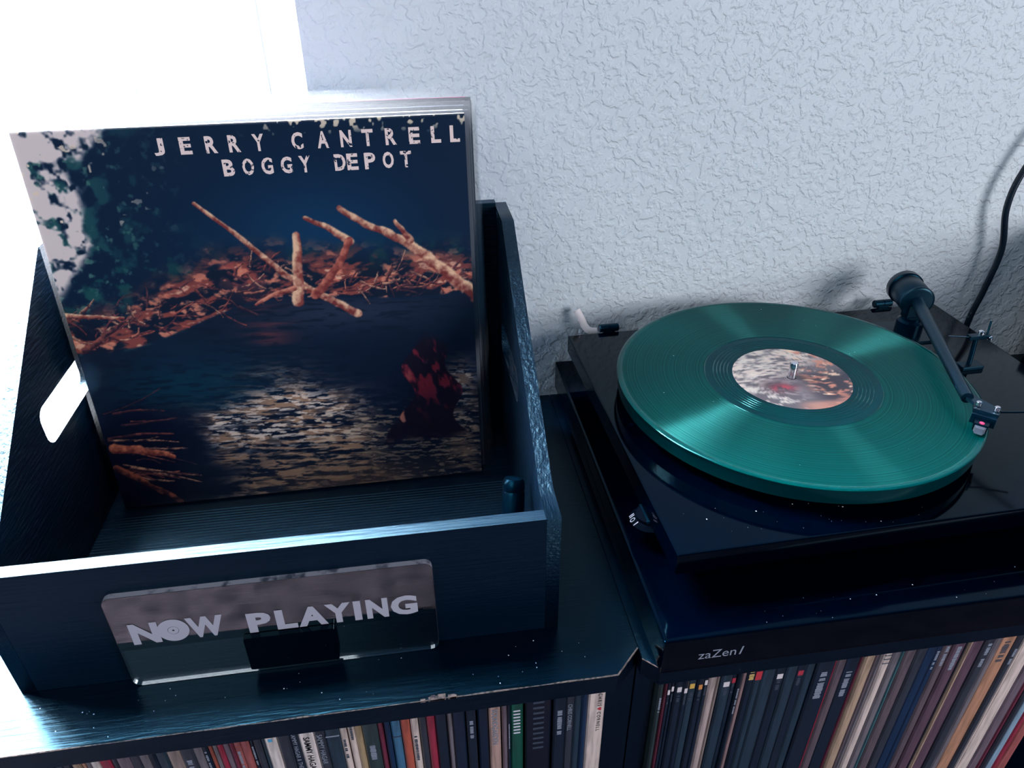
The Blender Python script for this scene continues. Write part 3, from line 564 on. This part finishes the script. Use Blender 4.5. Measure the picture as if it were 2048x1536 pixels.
# ------------------------------------------------------------------ turntable
PX, PY, PZ, PD, PW, PYAW = 0.0949, -0.0745, 0.0826, 0.3163, 0.4158, 0.0253
tt = thing('turntable', 'gloss black turntable with a straight black tonearm, playing the green record', 'turntable', (PX, PY, ZT), PYAW)
cY, sY = math.cos(PYAW), math.sin(PYAW)
def loc(x, y, z):            # world -> turntable local
    dx, dy = x-PX, y-PY; return Vector((cY*dx+sY*dy, -sY*dx+cY*dy, z-ZT))
TZ = PZ-ZT
bm = NB(); box(bm, 0, PW, -PD, 0, TZ-0.0185, TZ, 0.0015); obj('plinth', bm, MAT['gloss'], tt, smooth=True)
for x, y in ((0.055,-0.05),(0.36,-0.05),(0.055,-0.266),(0.36,-0.266)):
    bm = NB(); lathe(bm, [(0.018,0.0),(0.020,0.0015),(0.020,0.014),(0.014,0.0255)], 28, (x,y,0)); obj('foot', bm, MAT['plastic'], tt, smooth=True)
RC = loc(0.2615,-0.2227,0.106)
bm = NB(); lathe(bm, [(0.070,TZ),(0.072,TZ+0.001),(0.072,TZ+0.0080),(0.070,TZ+0.009)], 48, (RC.x,RC.y,0)); obj('sub_platter', bm, MAT['plastic'], tt, smooth=True)
bm = NB(); lathe(bm, [(0.1485,0.0916-ZT),(0.1495,0.0922-ZT),(0.1495,0.1034-ZT),(0.1488,0.1040-ZT)], 128, (RC.x,RC.y,0)); obj('platter', bm, MAT['platter'], tt, smooth=True, label='green-tinted clear platter')
bm = NB(); lathe(bm, [(0.0036,0.104-ZT),(0.0036,0.1195-ZT),(0.0030,0.1208-ZT),(0.0012,0.1212-ZT)], 20, (RC.x,RC.y,0)); obj('spindle', bm, MAT['steel'], tt, smooth=True)
# tonearm
A = loc(0.3725,-0.2943,0.1195); CF_ = loc(0.4372,-0.1300,0.1205); CR_ = loc(0.4455,-0.0950,0.1208); D = (CF_-A).normalized(); DW = (CR_-CF_).normalized(); CLn = (CR_-CF_).length
bm = NB(); tube(bm, [A, A+(CF_-A)*0.35, A+(CF_-A)*0.7, CF_+D*0.004], [0.0046,0.0050,0.0055,0.0058], 20); obj('tonearm_tube', bm, MAT['arm'], tt, smooth=True)
base = CF_+D*0.004
bm = NB()
pl = rrect(0.060,0.046,0.009,5); prism(bm, pl, TZ, TZ+0.0022, lambda u,v,h: (base.x-0.030+u, base.y-0.020+v, h)); obj('arm_base_plate', bm, MAT['satin'], tt, smooth=True)
bm = NB(); lathe(bm, [(0.013,TZ+0.002),(0.013,TZ+0.016),(0.010,TZ+0.018),(0.010,TZ+0.021)], 28, (base.x,base.y,0)); obj('arm_pivot_post', bm, MAT['satin'], tt, smooth=True)
bm = NB(); box(bm, base.x-0.0095, base.x+0.0095, base.y-0.004, base.y+0.006, TZ+0.0205, TZ+0.036, 0.0015); obj('bearing_yoke', bm, MAT['satin'], tt, smooth=True)
bm = NB(); lathe(bm, [(0.0130,0.0),(0.0150,0.0004),(0.0158,0.0014),(0.0158,CLn-0.006),(0.0150,CLn-0.005)], 40, CF_, DW); cw = obj('counterweight', bm, MAT['plastic'], tt, smooth=True)
bm = NB(); lathe(bm, [(0.0150,CLn-0.0055),(0.0162,CLn-0.005),(0.0172,CLn-0.004),(0.0172,CLn+0.0030),(0.0162,CLn+0.0045),(0.010,CLn+0.0048)], 40, CF_, DW); obj('dial_ring', bm, MAT['satin'], cw, smooth=True)
bm = NB(); lathe(bm, [(0.0132,-0.0002),(0.0152,0.0002),(0.0161,0.0012),(0.0161,0.0022)], 40, CF_, DW); obj('front_rim', bm, MAT['arm'], cw, smooth=True)
# headshell, cartridge
Hd = (loc(0.3617,-0.3266,0)-loc(0.3768,-0.3114,0)); Hd.z = 0; Hd.normalize(); Sd = Vector((-Hd.y, Hd.x, 0)); SCn = loc(0.3768,-0.3114,0.1205)
bm = NB()
nA = Vector((-D.y, D.x, 0)).normalized(); zc = SCn.z
hull = [A+D*0.006+nA*0.0044, A+D*0.006-nA*0.0044] + [SCn+Hd*a+Sd*c for a,c in ((0.0055,0.0088),(0.0055,-0.0088),(-0.004,0.0098),(-0.004,-0.0098))]
cxh = sum((p.x for p in hull))/6; cyh = sum((p.y for p in hull))/6; hull.sort(key=lambda p: math.atan2(p.y-cyh, p.x-cxh))
prism(bm, [(p.x,p.y) for p in hull], zc-0.0030, zc-0.0002, lambda u,v,h: (u,v,h))
hs = obj('headshell', bm, MAT['arm'], tt)
for s in (-1, 1):
    p = SCn+Sd*0.00635*s
    bm = NB(); lathe(bm, [(0.0017,0.0),(0.0022,0.0004),(0.0022,0.0034),(0.0016,0.0039)], 16, tuple(p)); obj('screw', bm, MAT['steel'], hs, smooth=True)
def hb(name, m, u0, u1, w0, w1, z0, z1, par):
    bm = NB(); prism(bm, [(u0,-w0),(u0,w0),(u1,w1),(u1,-w1)], z0, z1, lambda u,v,h: tuple(SCn+Hd*u+Sd*v+Vector((0,0,h)))); return obj(name, bm, m, par)
ct = hb('cartridge', MAT['plastic'], -0.006, 0.010, 0.0085, 0.0085, -0.0105, -0.0024, hs)
hb('stylus_body', MAT['satin'], 0.010, 0.0185, 0.0052, 0.0048, -0.0115, -0.0050, tt)
hb('stylus_guard', MAT['silver'], 0.0185, 0.0225, 0.0040, 0.0026, -0.0118, -0.0066, tt)
q = SCn+Hd*0.0165+Vector((0,0,-0.0050)); bm = NB(); lathe(bm, [(0.0018,0.0),(0.0018,0.0006),(0.0010,0.0009)], 14, tuple(q)); obj('marker_dot', bm, MAT['pink'], tt)
fl0 = SCn-Sd*0.0092*(1 if (Sd.x < 0) else -1)
bm = NB(); tube(bm, smooth_path([fl0, fl0+Vector((0.012,-0.003,0.0005)), fl0+Vector((0.030,-0.009,0.003))], 4), 0.0008, 6); obj('finger_lift', bm, MAT['satin'], tt)
# anti-skate bracket and arm lift
a0 = loc(0.4562,-0.1967,PZ)
bm = NB(); tube(bm, [a0, a0+Vector((0.001,0.002,0.015)), a0+Vector((0.001,0.004,0.031))], 0.0022, 10); br = obj('antiskate_post', bm, MAT['plastic'], tt, smooth=True)
k0 = a0+Vector((0.001,0.004,0.031))
bm = NB(); box(bm, k0.x-0.008, k0.x+0.013, k0.y-0.003, k0.y+0.003, k0.z-0.002, k0.z+0.002, 0.0006); obj('antiskate_bracket', bm, MAT['plastic'], tt)
bm = NB(); tube(bm, [k0+Vector((-0.006,0,0)), k0+Vector((-0.026,0.004,0.001))], 0.0006, 6); obj('antiskate_rod', bm, MAT['steel'], tt)
bm = NB(); lathe(bm, [(0.001,-0.002),(0.0026,-0.001),(0.0026,0.002),(0.001,0.0032)], 14, tuple(k0+Vector((0.004,0,0.0032)))); obj('antiskate_screw', bm, MAT['steel'], tt, smooth=True)
bm = NB(); tube(bm, [k0+Vector((0.011,0,0.001)), k0+Vector((0.014,0.004,0.013))], 0.0009, 6); obj('antiskate_wire', bm, MAT['plastic'], tt)
bm = NB(); lathe(bm, [(0.001,-0.002),(0.0020,-0.001),(0.0020,0.001),(0.001,0.002)], 12, tuple(k0+Vector((0.012,-0.004,-0.001)))); obj('antiskate_bead', bm, MAT['steel'], tt, smooth=True)
bm = NB(); box(bm, a0.x-0.010, a0.x+0.012, a0.y-0.006, a0.y+0.006, TZ, TZ+0.004, 0.001); obj('lift_base', bm, MAT['plastic'], tt)
# hinges and switch
for wx, wz in ((0.129,0.0855),(0.441,0.0855)):
    p = loc(wx,-0.0655,wz); p.y = 0.0045
    bm = NB(); lathe(bm, [(0.0036,0.0),(0.0042,0.0006),(0.0042,0.0098),(0.0036,0.0100),(0.0036,0.0106),(0.0042,0.0108),(0.0042,0.0200),(0.0036,0.0206)], 20, tuple(p), (1,0,0)); obj('lid_hinge', bm, MAT['plastic'], tt, smooth=True)
    bm = NB(); box(bm, p.x+0.004, p.x+0.016, 0.0002, 0.004, TZ-0.014, p.z-ZT*0-0.001); obj('hinge_bracket', bm, MAT['plastic'], tt)
bm = NB(); lathe(bm, [(0.0150,0.0),(0.0150,0.0004),(0.0112,0.0036),(0.0110,0.0062),(0.0100,0.0070)], 32, (0.0045,-0.2520,TZ-0.0260)); sw = obj('power_switch', bm, MAT['matte'], tt, smooth=True)
bm = NB(); box(bm, -0.0010, 0.018, -0.262, -0.242, TZ-0.0215, TZ-0.0186); obj('switch_housing', bm, MAT['plastic'], tt)
for s, dy, w, h in (('II',0.0042,0.0022,0.0032),('O',-0.0004,0.0030,0.0034),('I',-0.0048,0.0009,0.0032)):
    me = text_mesh(s, w=w, h=h, bold=0.01); ang = math.radians(200)+dy*40
    map_mesh(me, lambda a,b,c,dy=dy,w=w: (-0.0107+0.0038*b/0.0034-0.0003+0.9*abs(dy)**2*60, -0.2520+dy-a+w/2, TZ-0.0255+0.0032*b/0.0034)); mesh_obj('lettering', me, MAT['white_print'], sw)

# ------------------------------------------------------------------ the green record
rc = thing('vinyl_record', 'translucent green vinyl record on the turntable platter', 'record', (0.2615,-0.2227,0.1042))
bm = NB(); seg = 160
prof = [(0.0640,0.0018),(0.1462,0.0018)]
def ringfaces(bm, prof, seg, mi):
    rings = [[bm.verts.new((r*math.cos(2*math.pi*k/seg), r*math.sin(2*math.pi*k/seg), z)) for k in range(seg)] for r, z in prof]
    for i in range(len(rings)-1):
        for k in range(seg):
            f = bm.faces.new((rings[i][k], rings[i+1][k], rings[i+1][(k+1)%seg], rings[i][(k+1)%seg])); f.material_index = mi
ringfaces(bm, [(0.0740,0.0018),(0.0900,0.0018),(0.1200,0.0018),(0.1462,0.0018)], seg, 0)
ringfaces(bm, [(0.0040,0.0018),(0.0500,0.0018),(0.0740,0.0018)], seg, 1)
ringfaces(bm, [(0.1462,0.0018),(0.1480,0.0022),(0.1500,0.0020),(0.1510,0.0012),(0.1508,0.0003),(0.1495,0.0),(0.0040,0.0)], seg, 2)
rb = obj('disc', bm, [MAT['vinyl'],MAT['runout'],MAT['rim']], rc, smooth=True)
for r in (0.0545,0.0575,0.0605,0.0635,0.0665,0.0740):
    bm = NB(); ringfaces(bm, [(r-0.00035,0.00185),(r,0.0021),(r+0.00035,0.00185)], 120, 0); obj('track_gap', bm, MAT['rim'], rc, smooth=True)
def paint_label(U, V):
    X = (U-0.5)*2; Y = (V-0.5)*2; C3 = np.zeros(U.shape+(3,)); 
    def lay(rgb, m):
        nonlocal C3
        m = np.clip(m,0,1)[...,None]; C3 = C3*(1-m)+np.array(rgb,float)*m
    lay((92,84,92), np.ones_like(U)); n = fbm(U*14+3,V*40,121); lay((226,206,194), sstep(0.35,0.6,n)*sstep(0.1,0.7,Y-0.5*X+0.3)); lay((238,226,214), sstep(0.5,0.7,fbm(U*10,V*30,125))*sstep(0.2,-0.5,X)*0.9)
    lay((40,28,40), 0.9*np.exp(-(((X+0.36)/0.26)**2+((Y+0.24)/0.2)**2))); lay((190,46,62), 0.9*np.exp(-(((X+0.30)/0.2)**2+((Y+0.30)/0.10)**2))*sstep(0.4,0.6,fbm(U*22,V*22,129)))
    b = sstep(0.0,0.4,X); lay((24,22,36), b*0.7*sstep(0.2,-0.1,Y)); lay((206,130,106), b*sstep(0.54,0.66,fbm(U*12+V*8,V*26,131))*0.9); lay((244,206,176), b*sstep(0.64,0.74,fbm(U*10,V*30+U*6,137)))
    lay((206,140,120), sstep(-0.72,-0.86,Y)*sstep(-0.4,0.0,X)*0.7)
    return np.clip(C3,0,255)
rr = np.linspace(0.004,0.05,26); tt_ = np.linspace(0,2*np.pi,121)[:-1]; Rr, Tt = np.meshgrid(rr, tt_); X = Rr*np.cos(Tt); Y = Rr*np.sin(Tt)
col = np.ones(X.shape+(4,)); col[...,:3] = srgb_lin(paint_label(X/0.1+0.5, Y/0.1+0.5))
idx = np.arange(X.size).reshape(X.shape); nx = np.roll(idx,-1,0)
F4 = np.stack([idx[:,:-1],idx[:,1:],nx[:,1:],nx[:,:-1]],-1).reshape(-1,4)
me = bpy.data.meshes.new('label'); me.from_pydata(np.stack([X.ravel(),Y.ravel(),np.full(X.size,0.0021)],-1).tolist(), [], F4.tolist())
at_ = me.color_attributes.new('Print','FLOAT_COLOR','POINT'); at_.data.foreach_set('color', col.ravel())
mesh_obj('centre_label', me, printed('label_print_ink', 0.35), rc, label='cream and brown printed paper label')

# ------------------------------------------------------------------ cables, unseen box, dust
bm = NB(); tube(bm, smooth_path([(0.572,-0.058,-0.02),(0.566,-0.060,0.050),(0.572,-0.060,0.094),(0.5755,-0.060,0.140),(0.5635,-0.060,0.187),(0.568,-0.060,0.2261),(0.590,-0.062,0.275),(0.640,-0.066,0.34),(0.74,-0.07,0.42)], 8), 0.0033, 12)
tag(obj('cord', bm, MAT['cord'], smooth=True), 'black rubber cord hanging down the wall behind the turntable', 'cord')
bm = NB(); tube(bm, smooth_path([(0.1085,-0.052,0.100),(0.1125,-0.056,0.0925),(0.1165,-0.058,0.0835),(0.1215,-0.060,0.0790),(0.1285,-0.060,0.0775)], 6), 0.0039, 12)
tag(obj('cable', bm, MAT['white_cable'], smooth=True), 'short white cable end by the lid hinge behind the turntable', 'cable')
side_box = thing('unseen_box', 'unseen black box to the right of the turntable platform', 'unseen_box', (0.635,-0.42,0.0))  # unseen box, inferred from and sized to cast the shadow low on the wall
bm = NB(); box(bm, 0, 0.20, 0, 0.34, 0.0, 0.17, 0.002); obj('cabinet', bm, MAT['satin'], side_box)
bm = NB(); lathe(bm, [(0.062,0.0),(0.066,0.002),(0.058,0.004),(0.030,-0.008),(0.012,-0.004)], 32, (0.10,-0.001,0.085), (0,-1,0)); obj('front_cone', bm, MAT['plastic'], side_box, smooth=True)
bm = NB()
def speck(x, y, z, s):
    v = [bm.verts.new((x+s*math.cos(a)*random.uniform(0.6,1.3), y+s*math.sin(a)*random.uniform(0.6,1.3), z)) for a in (0,1.3,2.6,3.9,5.2)]
    tp = bm.verts.new((x,y,z+s*0.5))
    for i in range(5): bm.faces.new((v[i], v[(i+1)%5], tp))
for k in range(95):
    z = random.random()
    s = random.choice((0.0002,0.00025,0.0003,0.0005))
    if z < 0.33: speck(random.uniform(-0.33,0.07), random.uniform(-0.412,-0.378), 0.0002, s)
    elif z < 0.62:
        p = (random.uniform(0.11,0.30), random.uniform(-0.385,-0.345)); speck(p[0]+0.0, p[1], PZ+0.0001, s)
    elif z < 0.85: speck(random.uniform(0.09,0.40), random.uniform(-0.422,-0.398), ZT+0.0001, s)
    else:
        a = random.uniform(0,6.28); r = random.uniform(0.07,0.14); speck(0.2615+r*math.cos(a), -0.2227+r*math.sin(a), 0.1061, s)
tag(obj('dust', bm, MAT['dust']), 'white dust specks scattered over the black surfaces', 'dust', kind='stuff')
bpy.context.view_layer.update()
